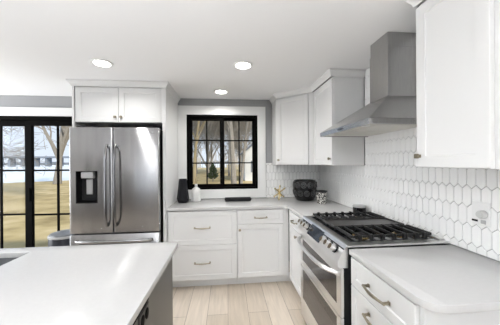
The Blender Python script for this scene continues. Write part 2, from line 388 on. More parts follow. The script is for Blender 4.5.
# ------------------------------------------------------------------ refrigerator surround and cabinet above it
rc = thing('refrigerator_cabinet', 'white two-door cabinet and side panels built around the steel refrigerator', 'cabinet', (-1.14, 3.0, 0))
m = MB(); m.box(-1.622, -1.602, 2.69, BY-.003, 0.001, 2.235, b=.001); m.build('side_panel', M['cabinet'], rc)
m = MB(); m.box(-.697, -.661, 2.69, BY-.003, 0.001, 2.235, b=.001); m.build('side_panel', M['cabinet'], rc)
box(-1.601, -.698, 2.712, BY-.003, 1.85, 2.235).build('carcass', M['cabinet'], rc)
FB = face(0, 2.711, 0)
d1 = front('door', FB, rc, -1.590, -1.158, 1.853, 2.222); d2 = front('door', FB, rc, -1.154, -.712, 1.853, 2.222)
knob(FB, d1, -1.187, 1.905); knob(FB, d2, -1.125, 1.905)
box(-.7105, -.6975, 2.692, 2.711, 1.853, 2.225).build('filler_strip', M['cabinet'], rc)
CROWN = [(0, CZ-.062), (.007, CZ-.062), (.010, CZ-.046), (.032, CZ-.016), (.036, CZ-.016), (.036, CZ-.001), (0, CZ-.001)]
def crown(path, parent): return MB().sweep(path, CROWN).build('crown_molding', M['cabinet'], parent)
crown([(-1.622, BY-.003), (-1.622, 2.69), (-.661, 2.69), (-.661, BY-.003)], rc)

# refrigerator ------------------------------------------------------
fr = thing('refrigerator', 'stainless steel french-door refrigerator with dispenser in left door', 'refrigerator', (-1.15, 2.95, 0))
box(-1.594, -.722, 2.665, 3.28, .03, 1.775, b=.004).build('case', M['dark_case'], fr)
for x in (-1.5, -.8):
    for y in (2.72, 3.2): MB().tube([(x, y, .0005), (x, y, .035)], .02, 10).build('foot', M['dark_case'], fr)
FYD = 2.598
def bowed(x, x0, x1, e=.014):
    t = (x-x0)/(x1-x0); y = FYD+.007*(2*t-1)**2
    for a in (x-x0, x1-x):
        if a < e: y += e-math.sqrt(max(0, e*e-(e-a)**2))
    return y
def fdoor(name, x0, x1, z0, z1, hole=None, yb=2.662):
    xs = sorted(set([x0+(x1-x0)*i/24 for i in range(25)]+[x0+.002, x0+.005, x0+.009, x1-.002, x1-.005, x1-.009]+([hole[0], hole[1]] if hole else [])))
    zs = sorted([z0, z0+.004, z1-.004, z1]+([hole[2], hole[3]] if hole else []))
    m = MB(); nx = len(xs); vs = []
    for k, z in enumerate(zs):
        for x in xs: vs.append((x, bowed(x, x0, x1)+(.004 if k in (0, len(zs)-1) else 0), z))
    fs = []
    for k in range(len(zs)-1):
        for i in range(nx-1):
            if hole and hole[0]-1e-6 <= xs[i] and xs[i+1] <= hole[1]+1e-6 and hole[2]-1e-6 <= zs[k] and zs[k+1] <= hole[3]+1e-6: continue
            fs.append((k*nx+i, k*nx+i+1, (k+1)*nx+i+1, (k+1)*nx+i))
    b = len(vs); vs += [(x, yb, zs[0]) for x in xs]+[(x, yb, zs[-1]) for x in xs]
    top = (len(zs)-1)*nx
    for i in range(nx-1):
        fs.append((i+1, i, b+i, b+i+1)); fs.append((top+i, top+i+1, b+nx+i+1, b+nx+i)); fs.append((b+i, b+nx+i, b+nx+i+1, b+i+1))
    for i in (0, nx-1):
        fs.append(tuple([k*nx+i for k in range(len(zs))]+[b+nx+i, b+i]))
    m.add(vs, fs)
    return m.build(name, M['steel'], fr, smooth=50)
HX = (-1.535, -1.325, 1.003, 1.332)
dl = fdoor('left_door', -1.604, -1.180, .692, 1.783, HX)
drr = fdoor('right_door', -1.174, -.714, .692, 1.783)
dz = fdoor('freezer_drawer', -1.604, -.714, .06, .678)
# dispenser
m = MB(); x0, x1, z0, z1 = HX; ya = FYD+.004; yb = FYD+.058
m.box(x0, x1, yb, yb+.005, z0, z1); m.box(x0-.001, x0+.006, ya-.003, yb, z0, z1); m.box(x1-.006, x1+.001, ya-.003, yb, z0, z1)
m.box(x0, x1, ya-.003, yb, z1-.006, z1+.001); m.box(x0, x1, ya-.004, yb, z0-.001, z0+.010)
ds = m.build('dispenser', M['black_gloss'], dl)
box(-1.492, -1.372, ya+.004, yb-.001, 1.258, 1.324, b=.008, seg=2).build('dispenser_nozzle', M['grey_plastic'], dl)
m = MB(); m.box(-1.500, -1.360, yb-.012, yb-.001, 1.03, 1.25, b=.004); m.build('dispenser_panel', M['dark_case'], dl)
m = MB(); m.box(-1.452, -1.392, yb-.026, yb-.0125, 1.09, 1.245, b=.004); m.box(-1.445, -1.399, yb-.030, yb-.0255, 1.10, 1.235, b=.002); m.build('dispenser_paddle', M['grey_plastic'], dl)
def bar_handle(parent, x, z0, z1):
    m = MB(); y = FYD
    pts = [(x, y-.018, z0), (x, y-.043, z0+.04), (x, y-.056, z0+.16), (x, y-.060, (z0+z1)/2), (x, y-.056, z1-.16), (x, y-.043, z1-.04), (x, y-.018, z1)]
    m.tube(pts, [.009, .0105, .011, .011, .011, .0105, .009], 12)
    for z in (z0+.012, z1-.012): m.box(x-.009, x+.009, y-.03, y+.006, z-.016, z+.016, b=.003)
    return m.build('handle', M['steel_dark'], parent, smooth=60)
bar_handle(dl, -1.222, .765, 1.60); bar_handle(drr, -1.136, .765, 1.60)
m = MB(); z = .618
m.tube([(-1.53, FYD-.012, z), (-1.50, FYD-.04, z), (-1.3, FYD-.056, z), (-1.16, FYD-.058, z), (-1.0, FYD-.056, z), (-.82, FYD-.04, z), (-.79, FYD-.012, z)], [.011, .013, .014, .014, .014, .013, .011], 12)
for x in (-1.525, -.795): m.box(x-.012, x+.012, FYD-.03, FYD+.006, z-.010, z+.010, b=.003)
m.build('handle', M['steel'], dz, smooth=60)
m = MB(); m.box(-.800, -.762, FYD-.0005, FYD+.006, 1.727, 1.735, b=.001); m.build('maker_badge', M['grey_plastic'], drr)
for x in (-1.55, -.85): box(x, x+.08, 2.63, 2.72, 1.7835, 1.80, b=.004).build('hinge_cover', M['dark_case'], fr)

# rubbish bin between refrigerator and sliding door
bn = thing('trash_can', 'dark rounded trash can with grey rim left of the refrigerator', 'trash can', (-1.80, 2.86, 0))
def rrect(cx, cy, hx, hy, r, n=8):
    P = []
    for (sx_, sy_, a0) in ((1, 1, 0), (-1, 1, 90), (-1, -1, 180), (1, -1, 270)):
        for k in range(n+1):
            t = math.radians(a0+90*k/n); P.append((cx+sx_*(hx-r)+r*math.cos(t), cy+sy_*(hy-r)+r*math.sin(t)))
    return P
MB().prism(rrect(-1.80, 2.86, .150, .15, .145), 0.0005, .604, b=.006).build('body', M['navy_plastic'], bn)
MB().prism(rrect(-1.80, 2.86, .155, .155, .15), .605, .63, b=.006).build('rim', M['grey_plastic'], bn)
m = MB(); m.lathe([(.145, .6305), (.14, .642), (.10, .654), (.03, .658), (.001, .658)], -1.80, 2.86, 32); m.build('lid', M['dark_lid'], bn)

# ------------------------------------------------------------------ base cabinets, back wall
BF = 2.718                                            # front of carcasses
FB = face(0, BF, 0)
def carcass(parent, x0, x1, y0, y1, z0=.10, z1=.883): return box(x0, x1, y0, y1, z0, z1).build('carcass', M['cabinet'], parent)
c = thing('base_cabinet', 'white base cabinet with two wide drawers under the window beside refrigerator', 'cabinet', (-.28, 3.02, 0))
carcass(c, -.659, .106, BF+.001, BY-.003)
box(-.659, .106, 2.785, 2.80, 0.0005, .0995).build('toe_kick', M['cabinet'], c)
for z0, z1, zh in ((.498, .873, .690), (.108, .493, .302)):
    d = front('drawer', FB, c, -.648, .102, z0, z1); pull(FB, d, -.278, zh, .165)
c = thing('base_cabinet', 'white base cabinet with one small drawer above a single door near the inside corner', 'cabinet', (.40, 3.02, 0))
carcass(c, .108, .70, BF+.001, BY-.003)
box(.108, .76, 2.785, 2.80, 0.0005, .0995).build('toe_kick', M['cabinet'], c)
d = front('drawer', FB, c, .112, .641, .714, .873, .045); pull(FB, d, .376, .786, .135)
d = front('door', FB, c, .112, .641, .108, .708); knob(FB, d, .138, .652)
box(.643, .6995, BF-.012, BF, .10, .883).build('filler_strip', M['cabinet'], c)

# base cabinets, right wall (fronts face -X)
XF = .712
FRt = face(XF, 0, -PI/2)                             # local x = -Y
c = thing('base_cabinet', 'narrow white base cabinet with drawer over door between the corner and the range', 'cabinet', (1.0, 2.4, 0))
carcass(c, XF+.001, RX-.010, 2.101, BF-.004)
box(.785, .80, 2.101, 2.70, 0.0005, .0995).build('toe_kick', M['cabinet'], c)
d = front('drawer', FRt, c, -2.640, -2.106, .714, .873, .045); pull(FRt, d, -2.40, .795, .13)
d = front('door', FRt, c, -2.640, -2.106, .108, .708); knob(FRt, d, -2.355, .655)
knob(FRt, d, -2.15, .652) if False else None
c = thing('base_cabinet', 'white base cabinet with a stack of drawers in the right foreground', 'cabinet', (1.0, 1.05, 0))
carcass(c, XF+.001, RX-.010, .825, 1.296)
box(.785, .80, .825, 1.296, 0.0005, .0995).build('toe_kick', M['cabinet'], c)
for z0, z1, zh in ((.722, .873, .798), (.420, .717, .655), (.108, .415, .30)):
    d = front('drawer', FRt, c, -1.292, -.828, z0, z1, .045); pull(FRt, d, -1.045, zh, .15)
box(XF-.004, RX-.010, .803, .8245, 0.0005, .883, b=.001).build('end_panel', M['cabinet'], c)

# countertops
def arc(cx, cy, r, a0, a1, n=8): return [(cx+r*math.cos(math.radians(a0+(a1-a0)*k/n)), cy+r*math.sin(math.radians(a0+(a1-a0)*k/n))) for k in range(n+1)]
CB = BY-.65
poly = [(RX-.009, BY-.0085), (-.6595, BY-.0085), (-.6595, CB), (.686-.03, CB)] + arc(.656, CB-.03, .03, 90, 0, 6) + [(.686, 2.098), (RX-.009, 2.098)]
poly = poly[:4]+poly[5:]
tag(MB().prism(poly, .884, CT, b=.003).build('countertop', M['quartz']), 'white quartz L-shaped worktop under the window, running around the corner', 'countertop')
poly = [(RX-.009, 1.300), (.686, 1.300), (.686, .825)] + arc(.686+.07, .752+.07, .07, 180, 270) + [(RX-.009, .752)]
tag(MB().prism(poly, .884, CT, b=.003).build('countertop', M['quartz']), 'white quartz worktop with rounded corner in right foreground beside the range', 'countertop')

# ------------------------------------------------------------------ island
IX = -.308; IY = 1.545
c = thing('kitchen_island', 'dark grey painted island base with plain side panel under the big white worktop', 'island', (-1.3, .8, 0))
m = MB(); m.box(-2.6, -.337, -.2, 1.505, .10, .64); m.box(-1.06, -.337, -.2, 1.505, .64, .883); m.box(-2.6, -1.061, -.2, .98, .64, .883); m.box(-2.6, -1.9, .98, 1.505, .64, .883); m.box(-1.9, -1.061, 1.487, 1.505, .64, .883)
cab = m.build('base', M['island'], c)
box(-2.55, -.40, -.15, 1.44, 0.0005, .0995).build('toe_kick', M['dark_case'], c)
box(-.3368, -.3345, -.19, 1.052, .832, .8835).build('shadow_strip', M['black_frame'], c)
o = thing('island_outlet', 'dark horizontal power outlet on the grey island side just under the worktop', 'outlet', (-.335, .99, .795))
box(-.3368, -.331, .935, 1.046, .765, .828, b=.002).build('cover_plate', M['outlet_plate'], o)
for y in (.966, 1.015):
    m = MB(); P = [(y+.017*math.cos(2*PI*k/16), .7965+.022*math.sin(2*PI*k/16)) for k in range(16)]
    m.add([(-.3308, a, b) for a, b in P]+[(-.328, a, b) for a, b in P], [tuple(range(16)), tuple(range(16, 32))[::-1]]+[(k, (k+1) % 16, 16+(k+1) % 16, 16+k) for k in range(16)])
    m.build('socket', M['black_frame'], o)

# worktop with sink cut-out
SX1, SY1, SX0, SY0 = -1.105, 1.462, -1.86, 1.03
m = MB()
bm = bmesh.new()
xs = [-2.65, SX0, SX1, IX]; ys = [-.25, SY0, SY1, IY]
g = [[[bm.verts.new((x, y, z)) for x in xs] for y in ys] for z in (.884, CT)]
for j in range(3):
    for i in range(3):
        if i == 1 and j == 1: continue
        bm.faces.new((g[0][j][i], g[0][j+1][i], g[0][j+1][i+1], g[0][j][i+1])); bm.faces.new((g[1][j][i], g[1][j][i+1], g[1][j+1][i+1], g[1][j+1][i]))
for i in range(3):
    for j in (0, 3): bm.faces.new((g[0][j][i], g[0][j][i+1], g[1][j][i+1], g[1][j][i])); bm.faces.new((g[0][i][j], g[0][i+1][j], g[1][i+1][j], g[1][i][j]))
for j in (1, 2): bm.faces.new((g[0][j][1], g[0][j][2], g[1][j][2], g[1][j][1])); bm.faces.new((g[0][1][j], g[0][2][j], g[1][2][j], g[1][1][j]))
bmesh.ops.recalc_face_normals(bm, faces=bm.faces[:])
ed = [e for e in bm.edges if len(e.link_faces) == 2 and e.link_faces[0].normal.dot(e.link_faces[1].normal) < .5]
bmesh.ops.bevel(bm, geom=ed, offset=.003, segments=2, affect='EDGES', profile=.5)
m.addbm(bm)
tag(m.build('island_countertop', M['quartz'], origin=(-1.3, .8, .884)), 'large white quartz island worktop filling the left foreground', 'countertop')
s = thing('sink', 'dark undermount sink set into the island worktop at left edge', 'sink', ((SX0+SX1)/2, (SY0+SY1)/2, .66))
m = MB(); a0, a1, b0, b1 = SX0-.008, SX1+.008, SY0-.008, SY1+.008
m.box(a0, a1, b0, b1, .66, .668); m.box(a0-.008, a0, b0-.008, b1+.008, .66, .8835); m.box(a1, a1+.008, b0-.008, b1+.008, .66, .8835)
m.box(a0, a1, b0-.008, b0, .66, .8835); m.box(a0, a1, b1, b1+.008, .66, .8835)
m.build('basin', M['sink'], s)
MB().lathe([(.045, .6685), (.045, .671), (.03, .672), (.028, .670)], (SX0+SX1)/2, (SY0+SY1)/2, 24).build('drain', M['steel_range'], s)

# ------------------------------------------------------------------ range
r = thing('range', 'stainless steel double-oven gas range between the white cabinets', 'range', (1.0, 1.7, 0))
RY0, RY1 = 1.322, 2.090
box(.668, RX-.012, RY0+.004, RY1-.004, .05, .905, b=.002).build('body', M['dark_case'], r)
for x in (.72, 1.25):
    for y in (1.38, 2.03): MB().tube([(x, y, .0005), (x, y, .055)], .018, 10).build('foot', M['dark_case'], r)
m = MB(); X0, X1 = .684, RX-.011; zt = .9165
m.box(X0, X1, RY0-.010, RY1+.006, zt, .926, b=.002)
top = m.build('cooktop', M['steel_range'], r)
box(.735, 1.285, RY0+.058, RY1-.04, .9262, .9285, b=.001).build('burner_tray', M['black_gloss'], top)
# control panel: wedge profile extruded along Y
prof = [(.690, .925), (.684, .925), (.629, .836), (.629, .806), (.640, .796), (.690, .796)]
def wedge(mb, prof, ya, yb):
    n = len(prof); vs = [(x, ya, z) for x, z in prof]+[(x, yb, z) for x, z in prof]
    mb.add(vs, [tuple(range(n))[::-1], tuple(range(n, 2*n))]+[(i, (i+1) % n, n+(i+1) % n, n+i) for i in range(n)])
    return mb
cp = wedge(MB(), prof, RY0, RY1).build('control_panel', M['steel_range'], r)
ux, uz = (.629-.684), (.836-.925); L = math.hypot(ux, uz); ux /= L; uz /= L; nx_, nz_ = uz, -ux      # down the slope, outward normal
def slope(d, o, y): return (.684+ux*d+nx_*o, y, .925+uz*d+nz_*o)
for y in (1.405, 1.475, 1.545, 1.895, 1.965, 2.035):
    m = MB(); m.mi = 1; m.tube([slope(.055, .0003, y), slope(.055, .007, y)], .0245, 20)
    m.mi = 0; m.tube([slope(.055, .0075, y), slope(.055, .012, y), slope(.055, .042, y)], [.0185, .0185, .0175], 20)
    m.mi = 2; m.tube([slope(.055, .0425, y), slope(.055, .0445, y)], [.0172, .0155], 20)
    k = m.build('knob', [M['steel_range'], M['iron'], M['knob_face']], cp, smooth=40)
m = MB(); P = [slope(a, o, y) for o in (.0002, .003) for a, y in ((.012, 1.62), (.098, 1.62), (.098, 1.86), (.012, 1.86))]
m.add(P, [(0, 1, 2, 3), (4, 5, 6, 7), (0, 1, 5, 4), (1, 2, 6, 5), (2, 3, 7, 6), (3, 0, 4, 7)]); m.build('display', M['black_gloss'], cp)
# oven doors
def odoor(name, z0, z1, gz0, gz1, gy0=.058):
    x0 = .648
    m = MB(); m.box(x0, .667, RY0+.003, RY1-.003, gz1, z1, b=.002); m.box(x0, .667, RY0+.003, RY1-.003, z0, gz0, b=.002)
    m.box(x0, .667, RY0+.003, RY0+gy0, gz0, gz1, b=.001); m.box(x0, .667, RY1-gy0, RY1-.003, gz0, gz1, b=.001)
    d = m.build(name, M['steel_range'], r)
    box(x0+.003, x0+.012, RY0+gy0-.003, RY1-gy0+.003, gz0-.003, gz1+.003).build('oven_window', M['oven_glass'], d)
    return d
od = odoor('upper_oven_door', .508, .790, .560, .742); od2 = odoor('lower_oven_door', .165, .502, .226, .480)
box(.652, .667, RY0+.003, RY1-.003, .055, .160, b=.002).build('bottom_drawer', M['steel_range'], r)
m = MB(); z = .758; ps = []
for k in range(13):
    t = k/12; y = RY0+.03+(RY1-RY0-.06)*t; ps.append((.640-.062*(1-(2*t-1)**4)*1.0, y, z-.010*(1-(2*t-1)**2)))
m.tube(ps, .0135, 12)
for y in (RY0+.03, RY1-.03): m.box(.628, .6485, y-.016, y+.016, z-.014, z+.014, b=.003)
m.build('handle', M['steel_range'], od, smooth=60)
# grates
def grate(ya, yb, xs_, endfeet=True):
    m = MB(); zb, zt = .945, .962; x0, x1 = .752, 1.268
    for y in (ya, yb): m.box(x0, x1, y-.006, y+.006, zb, zt-.003, b=.002)
    for x in (x0, x1): m.box(x-.008, x+.008, ya-.006, yb+.006, zb, zt, b=.003)
    for x in xs_:
        m.box(x-.0045, x+.0045, ya-.012, yb+.012, zb+.004, zt+.003, b=.002)
        for y in (ya-.008, yb+.008): m.box(x-.011, x+.011, y-.014, y+.014, .929, zt+.005, b=.005)
    return m.build('grate', M['iron'], top)
gx = [.80, .873, .946, 1.019, 1.092, 1.165, 1.225]
grate(1.392, 1.585, gx); grate(1.84, 2.032, gx)
m = MB(); m.box(.742, 1.270, 1.612, 1.822, .944, .951, b=.003)
m.box(.742, 1.270, 1.612, 1.622, .951, .960, b=.002); m.box(.742, 1.270, 1.812, 1.822, .951, .960, b=.002); m.box(.742, .754, 1.622, 1.812, .951, .960, b=.002); m.box(1.258, 1.270, 1.622, 1.812, .951, .960, b=.002)
for x in (.77, 1.24):
    for y in (1.64, 1.79): m.box(x-.01, x+.01, y-.01, y+.01, .9287, .9445)
m.build('griddle', M['griddle'], top)
for (x, y, rr_) in ((.86, 1.475, .042), (1.13, 1.475, .034), (.86, 1.935, .034), (1.13, 1.935, .042), (1.0, 1.715, .03)):
    m = MB(); m.lathe([(rr_+.012, .9287), (rr_+.010, .934), (rr_, .936), (rr_, .9395)], x, y, 24); b = m.build('burner', M['brass'], top)
    MB().lathe([(rr_-.004, .9397), (rr_-.003, .944), (rr_-.012, .9435) if False else (rr_-.008, .946)], x, y, 24).build('burner_cap', M['iron'], b)
m = MB(); m.box(1.285, RX-.012, RY0+.02, RY1-.02, .9262, .936, b=.002); m.build('rear_vent', M['steel_range'], top)

# ------------------------------------------------------------------ range hood
h = thing('range_hood', 'stainless steel chimney hood above the gas range', 'range hood', (1.1, 1.75, 1.642))
HX0, HX1, HY0, HY1 = .862, RX-.009, 1.380, 2.150
m = MB(); zb, z1 = 1.641, 1.677
m.box(HX0, HX0+.012, HY0, HY1, zb, z1, b=.001); m.box(HX0+.012, HX1, HY0, HY0+.012, zb, z1, b=.001); m.box(HX0+.012, HX1, HY1-.012, HY1, zb, z1, b=.001)
cx0, cy0, cy1, zc = 1.083, 1.517, 1.722, 1.854
vs = [(HX0, HY0, z1), (HX1, HY0, z1), (HX1, HY1, z1), (HX0, HY1, z1), (cx0, cy0, zc), (HX1, cy0, zc), (HX1, cy1, zc), (cx0, cy1, zc)]
m.add(vs, [(0, 1, 5, 4), (1, 2, 6, 5), (2, 3, 7, 6), (3, 0, 4, 7), (4, 5, 6, 7), (0, 1, 2, 3)])
m.build('canopy', M['steel_hood'], h)
box(HX0+.0125, HX1-.001, HY0+.0125, HY1-.0125, 1.648, 1.660).build('underside_panel', M['filter'], h)
for ya in (1.45, 1.77): box(.96, 1.25, ya, ya+.30, 1.6455, 1.6478, b=.001).build('grease_filter', M['filter'], h)
for ya in (1.50, 2.03): MB().lathe([(.028, 1.644), (.028, 1.6479)], .912, ya, 20).build('lamp', M['plastic'], h)
m = MB(); m.box(cx0, HX1, cy0, cy1, zc-.006, 2.19, b=.0015); ch = m.build('chimney', M['steel_hood'], h)
box(cx0+.004, HX1, cy0+.004, cy1-.004, 2.1902, CZ-.001, b=.001).build('upper_chimney', M['steel_hood'], h)
m = MB(); P = []
for k in range(16): t = 2*PI*k/16; P.append((1.735+.045*math.cos(t)+.02, 1.659+.008*math.sin(t)))
m.add([(HX0-.004, y, z) for y, z in P]+[(HX0+.001, y, z) for y, z in P], [tuple(range(16)), tuple(range(16, 32))[::-1]]+[(i, (i+1) % 16, 16+(i+1) % 16, 16+i) for i in range(16)])
m.build('control_buttons', M['black_gloss'], h)

# ------------------------------------------------------------------ upper cabinets
UB = 1.376
def upknob(F, d, x, z): return knob(F, d, x, z)
c = thing('corner_wall_cabinet', 'white wall cabinet with angled door in the corner right of window', 'cabinet', (1.0, 3.05, UB))
A, B = Vector((.636, 3.045)), Vector((1.0, 2.712))
d = (B-A).normalized(); inw = Vector((-d.y, d.x)); off = inw*.021
A2, B2 = A+off, B+off
poly = [(.636, BY-.011), (A.x, A.y+.004), (A2.x, A2.y), (B2.x, B2.y), (RX-.009, 2.712), (RX-.009, BY-.011)]
poly = [(.636, BY-.009), (.636, A2.y+.012), (B2.x+.012, 2.7125), (RX-.009, 2.7125), (RX-.009, BY-.009)]
MB().prism(poly, UB, 2.235).build('carcass', M['cabinet'], c)
ang = math.atan2(d.y, d.x); Lf = (B-A).length
FD = face(A2.x, A2.y, ang)
m = MB(FD); m.box(-.016, .008, -.004, .02, UB+.0005, 2.233); m.box(Lf-.055, Lf-.004, -.006, .015, UB+.0005, 2.233); m.build('face_frame', M['cabinet'], c)
dd = front('door', FD, c, .010, Lf-.060, UB+.003, 2.215); knob(FD, dd, .036, UB+.06)
crown([(.636, BY-.009), (.636, 3.045), (1.0, 2.7125)], c)
c = thing('wall_cabinet', 'tall white wall cabinet between the corner cabinet and the hood', 'cabinet', (1.17, 2.45, UB))
box(1.021, RX-.009, 2.205, 2.7105, UB, 2.235, b=.001).build('carcass', M['cabinet'], c)
FU = face(1.0205, 0, -PI/2)
dd = front('door', FU, c, -2.700, -2.208, UB+.003, 2.215); knob(FU, dd, -2.245, UB+.065)
crown([(1.0, 2.7105), (1.0, 2.205), (RX-.009, 2.205)], c)
c = thing('wall_cabinet', 'white wall cabinet in the right foreground with one big door and square knob', 'cabinet', (1.17, .95, UB))
box(1.021, RX-.009, .800, 1.180, UB, 2.235, b=.001).build('carcass', M['cabinet'], c)
dd = front('door', FU, c, -1.180, -.822, UB+.003, 2.215); knob(FU, dd, -1.158, UB+.060, s=.012)
crown([(RX-.009, 1.180), (1.0, 1.180), (1.0, .80), (RX-.009, .80)], c)

# ------------------------------------------------------------------ ceiling lights
for i, (x, y, lab) in enumerate(((-1.081, 2.206, 'round recessed ceiling light in front of refrigerator'), (.15, 2.156, 'round recessed ceiling light farthest right, nearest the hood'), (-.068, 2.98, 'round recessed ceiling light just in front of the window'))):
    c = thing('recessed_light', lab, 'ceiling light', (x, y, CZ-.012), 'recessed ceiling lights')
    MB().lathe([(.066, CZ-.007), (.088, CZ-.007), (.090, CZ-.004), (.090, CZ-.0005)], x, y, 36).build('trim_ring', M['white_trim'], c)
    MB().lathe([(.064, CZ-.011), (.066, CZ-.0075)], x, y, 36).build('lens', M['lens'], c)
    lamp('recessed_lamp', 'AREA', (x, y, CZ-.016), (0, 0, 0), 4.4, (1, .985, .955), shape='DISK', size=.12).data.spread = 2.6
for i, (x, y) in enumerate(((-2.3, .2), (-.6, .2), (.5, .4), (-2.3, -1.8), (-.6, -1.8), (.6, -1.6))):  # unseen lamps without fittings, added to fill the rest of the room
    lamp('recessed_lamp', 'AREA', (x, y, CZ-.016), (0, 0, 0), 1.0, (1, .96, .90), shape='DISK', size=.12).data.spread = 2.6

# ------------------------------------------------------------------ things on the counters
# tall dark faceted vase
m = MB(); n = 9; cx, cy = -.553, 3.075
prof = [(.060, .0), (.078, .035), (.076, .06), (.060, .17), (.050, .27), (.046, .295), (.040, .295), (.042, .26), (.042, .2)]
vs = []; fs = []
for i, (rr_, z) in enumerate(prof):
    for k in range(n):
        t = 2*PI*(k+.5*(i % 2 if i < 3 else 0))/n; vs.append((cx+rr_*math.cos(t), cy+rr_*math.sin(t), CT+.001+z))
for i in range(len(prof)-1):
    for k in range(n): fs.append((i*n+k, i*n+(k+1) % n, (i+1)*n+(k+1) % n, (i+1)*n+k))
fs.append(tuple(range(n))); fs.append(tuple((len(prof)-1)*n+k for k in range(n)))
m.add(vs, fs); tag(m.build('vase', M['slate_ceramic'], smooth=10), 'tall dark tapered ribbed vase on the counter left of the window', 'vase')
# small white bottle vase with dry stems
v = thing('bud_vase', 'small white bottle vase with dried sprig beside the tall dark vase', 'vase', (-.400, 3.155, CT+.001)); cx, cy = -.400, 3.155; z = CT+.001
MB().lathe([(.056, z), (.060, z+.006), (.060, z+.13), (.052, z+.155), (.026, z+.175), (.017, z+.185), (.017, z+.215), (.021, z+.222), (.015, z+.222), (.013, z+.19)], cx, cy, 32).build('body', M['white_ceramic'], v)
m = MB()
for k in range(7):
    t = 2*PI*k/7; a = .05*(.5+random.random()*.6)
    m.tube([(cx, cy, z+.20), (cx+a*.3*math.cos(t), cy+a*.3*math.sin(t), z+.25), (cx+a*math.cos(t), cy+a*math.sin(t)*.5, z+.27+.035*random.random())], [.002, .002, .0045], 6)
m.build('dried_sprig', M['bark_pale'], v)
# dark slab tray
tr_ = thing('tray', 'long low dark tray on the counter below the window', 'tray', (.14, 3.10, CT+.001)); z = CT+.001
m = MB(); m.box(-.025, .300, 3.050, 3.150, z, z+.014, b=.003); m.build('base', M['slate_ceramic'], tr_)
m = MB(); m.box(-.032, .307, 3.045, 3.055, z+.0145, z+.040, b=.003); m.box(-.032, .307, 3.145, 3.155, z+.0145, z+.040, b=.003); m.box(-.032, -.022, 3.055, 3.145, z+.0145, z+.04, b=.003); m.box(.297, .307, 3.055, 3.145, z+.0145, z+.04, b=.003)
m.build('raised_rim', M['dark_case'], tr_)
# gold jack
m = MB(); cx, cy = .683, 3.10; Rj = .088
dirs = [(.72, 0, .69), (-.72, 0, .69), (.10, .75, .66), (.02, -.35, 1)]
dirs = [Vector(q).normalized() for q in ((.70, -.33, .64), (-.70, -.33, .64), (.12, .20, .97), (.0, .76, .30))]
zc = CT+.001+Rj*.975+.0095
for q in dirs:
    a, b = q*Rj, -q*Rj
    m.tube([(cx+a.x, cy+a.y, zc+a.z), (cx+b.x, cy+b.y, zc+b.z)], .0085, 10)
    for e in (a, b):
        bm = bmesh.new(); bmesh.ops.create_uvsphere(bm, u_segments=12, v_segments=8, radius=.0125)
        for w in bm.verts: w.co += Vector((cx+e.x, cy+e.y, zc+e.z))
        m.addbm(bm)
m.box(cx-.012, cx+.012, cy-.012, cy+.012, zc-.012, zc+.012, b=.005)
tag(m.build('jack_ornament', M['gold']), 'gold metal jack ornament standing on the counter in the corner', 'ornament')
# black embossed pot
pt = thing('ornamental_pot', 'round black pot with embossed pattern in the counter corner', 'pot', (1.005, 3.03, CT+.001)); cx, cy, z = 1.005, 3.03, CT+.001
MB().lathe([(.095, z), (.110, z+.005), (.135, z+.05), (.148, z+.12), (.150, z+.18), (.146, z+.235), (.138, z+.258), (.128, z+.262), (.124, z+.25), (.128, z+.2), (.12, z+.08)], cx, cy, 48).build('body', M['black_ceramic'], pt)
m = MB()
def ring3d(th, zz, w, hgt):
    pts = []
    for k in range(15):
        t = 2*PI*k/14; a = th+w*math.cos(t); zl = zz+hgt*math.sin(t)
        f_ = (zl-z)
        rad = .113+(.148-.113)*min(1, f_/.11) if f_ < .11 else .150-.004*max(0, (f_-.18)/.06)
        pts.append((cx+(rad+.002)*math.cos(a), cy+(rad+.002)*math.sin(a), zl))
    return pts
for row, (zz, hh) in enumerate(((z+.10, .034), (z+.205, .034))):
    for k in range(11):
        th = 2*PI*(k+.5*row)/11
        m.tube(ring3d(th, zz, .22, hh), .0055, 6, cap=False); m.tube(ring3d(th, zz, .10, hh*.5), .005, 6, cap=False)
m.build('embossed_pattern', M['relief'], pt)
# votive
vt = thing('candle_holder', 'small speckled silver glass candle holder in front of the black pot', 'candle holder', (1.117, 2.75, CT+.001)); cx, cy, z = 1.117, 2.75, CT+.001
MB().lathe([(.048, z), (.053, z+.004), (.060, z+.07), (.064, z+.135), (.060, z+.136), (.055, z+.06), (.05, z+.012)], cx, cy, 32).build('cup', M['mercury'], vt)
MB().lathe([(.0645, z+.137), (.0665, z+.140), (.0665, z+.152), (.060, z+.153), (.0585, z+.138)], cx, cy, 32).build('rim', M['dark_case'], vt)
# round speaker
sp = thing('smart_speaker', 'short round black speaker with grey top behind the range', 'speaker', (1.245, 2.16, CT+.001)); cx, cy, z = 1.245, 2.16, CT+.001
MB().lathe([(.054, z), (.058, z+.004), (.058, z+.066)], cx, cy, 36).build('body', M['black_gloss'], sp)
MB().lathe([(.0585, z+.0665), (.0595, z+.070), (.0595, z+.080), (.057, z+.083)], cx, cy, 36).build('top_cap', M['grey_plastic'], sp)

# wall outlet with plugged-in round device
FO = face(RX-.0088, 0, -PI/2)
o = thing('wall_outlet', 'white outlet plate with round plug-in dimmer on the tiled wall at right', 'outlet', (RX-.009, 1.135, 1.12))
MB(FO).box(-1.180, -1.088, -.006, 0, 1.072, 1.195, b=.002).build('cover_plate', M['plastic'], o)
m = MB(FO); m.tube([(-1.118, -.006, 1.132), (-1.118, -.030, 1.132), (-1.118, -.034, 1.132)], [.021, .020, .017], 24); m.build('round_dial', M['dial'], o)
MB(FO).box(-1.132, -1.107, -.009, -.0055, 1.082, 1.102, b=.001).build('rocker', M['grey_plastic'], o)
MB(FO).box(-1.176, -1.146, -.012, -.0055, 1.088, 1.098, b=.002).build('plug', M['dark_case'], o)

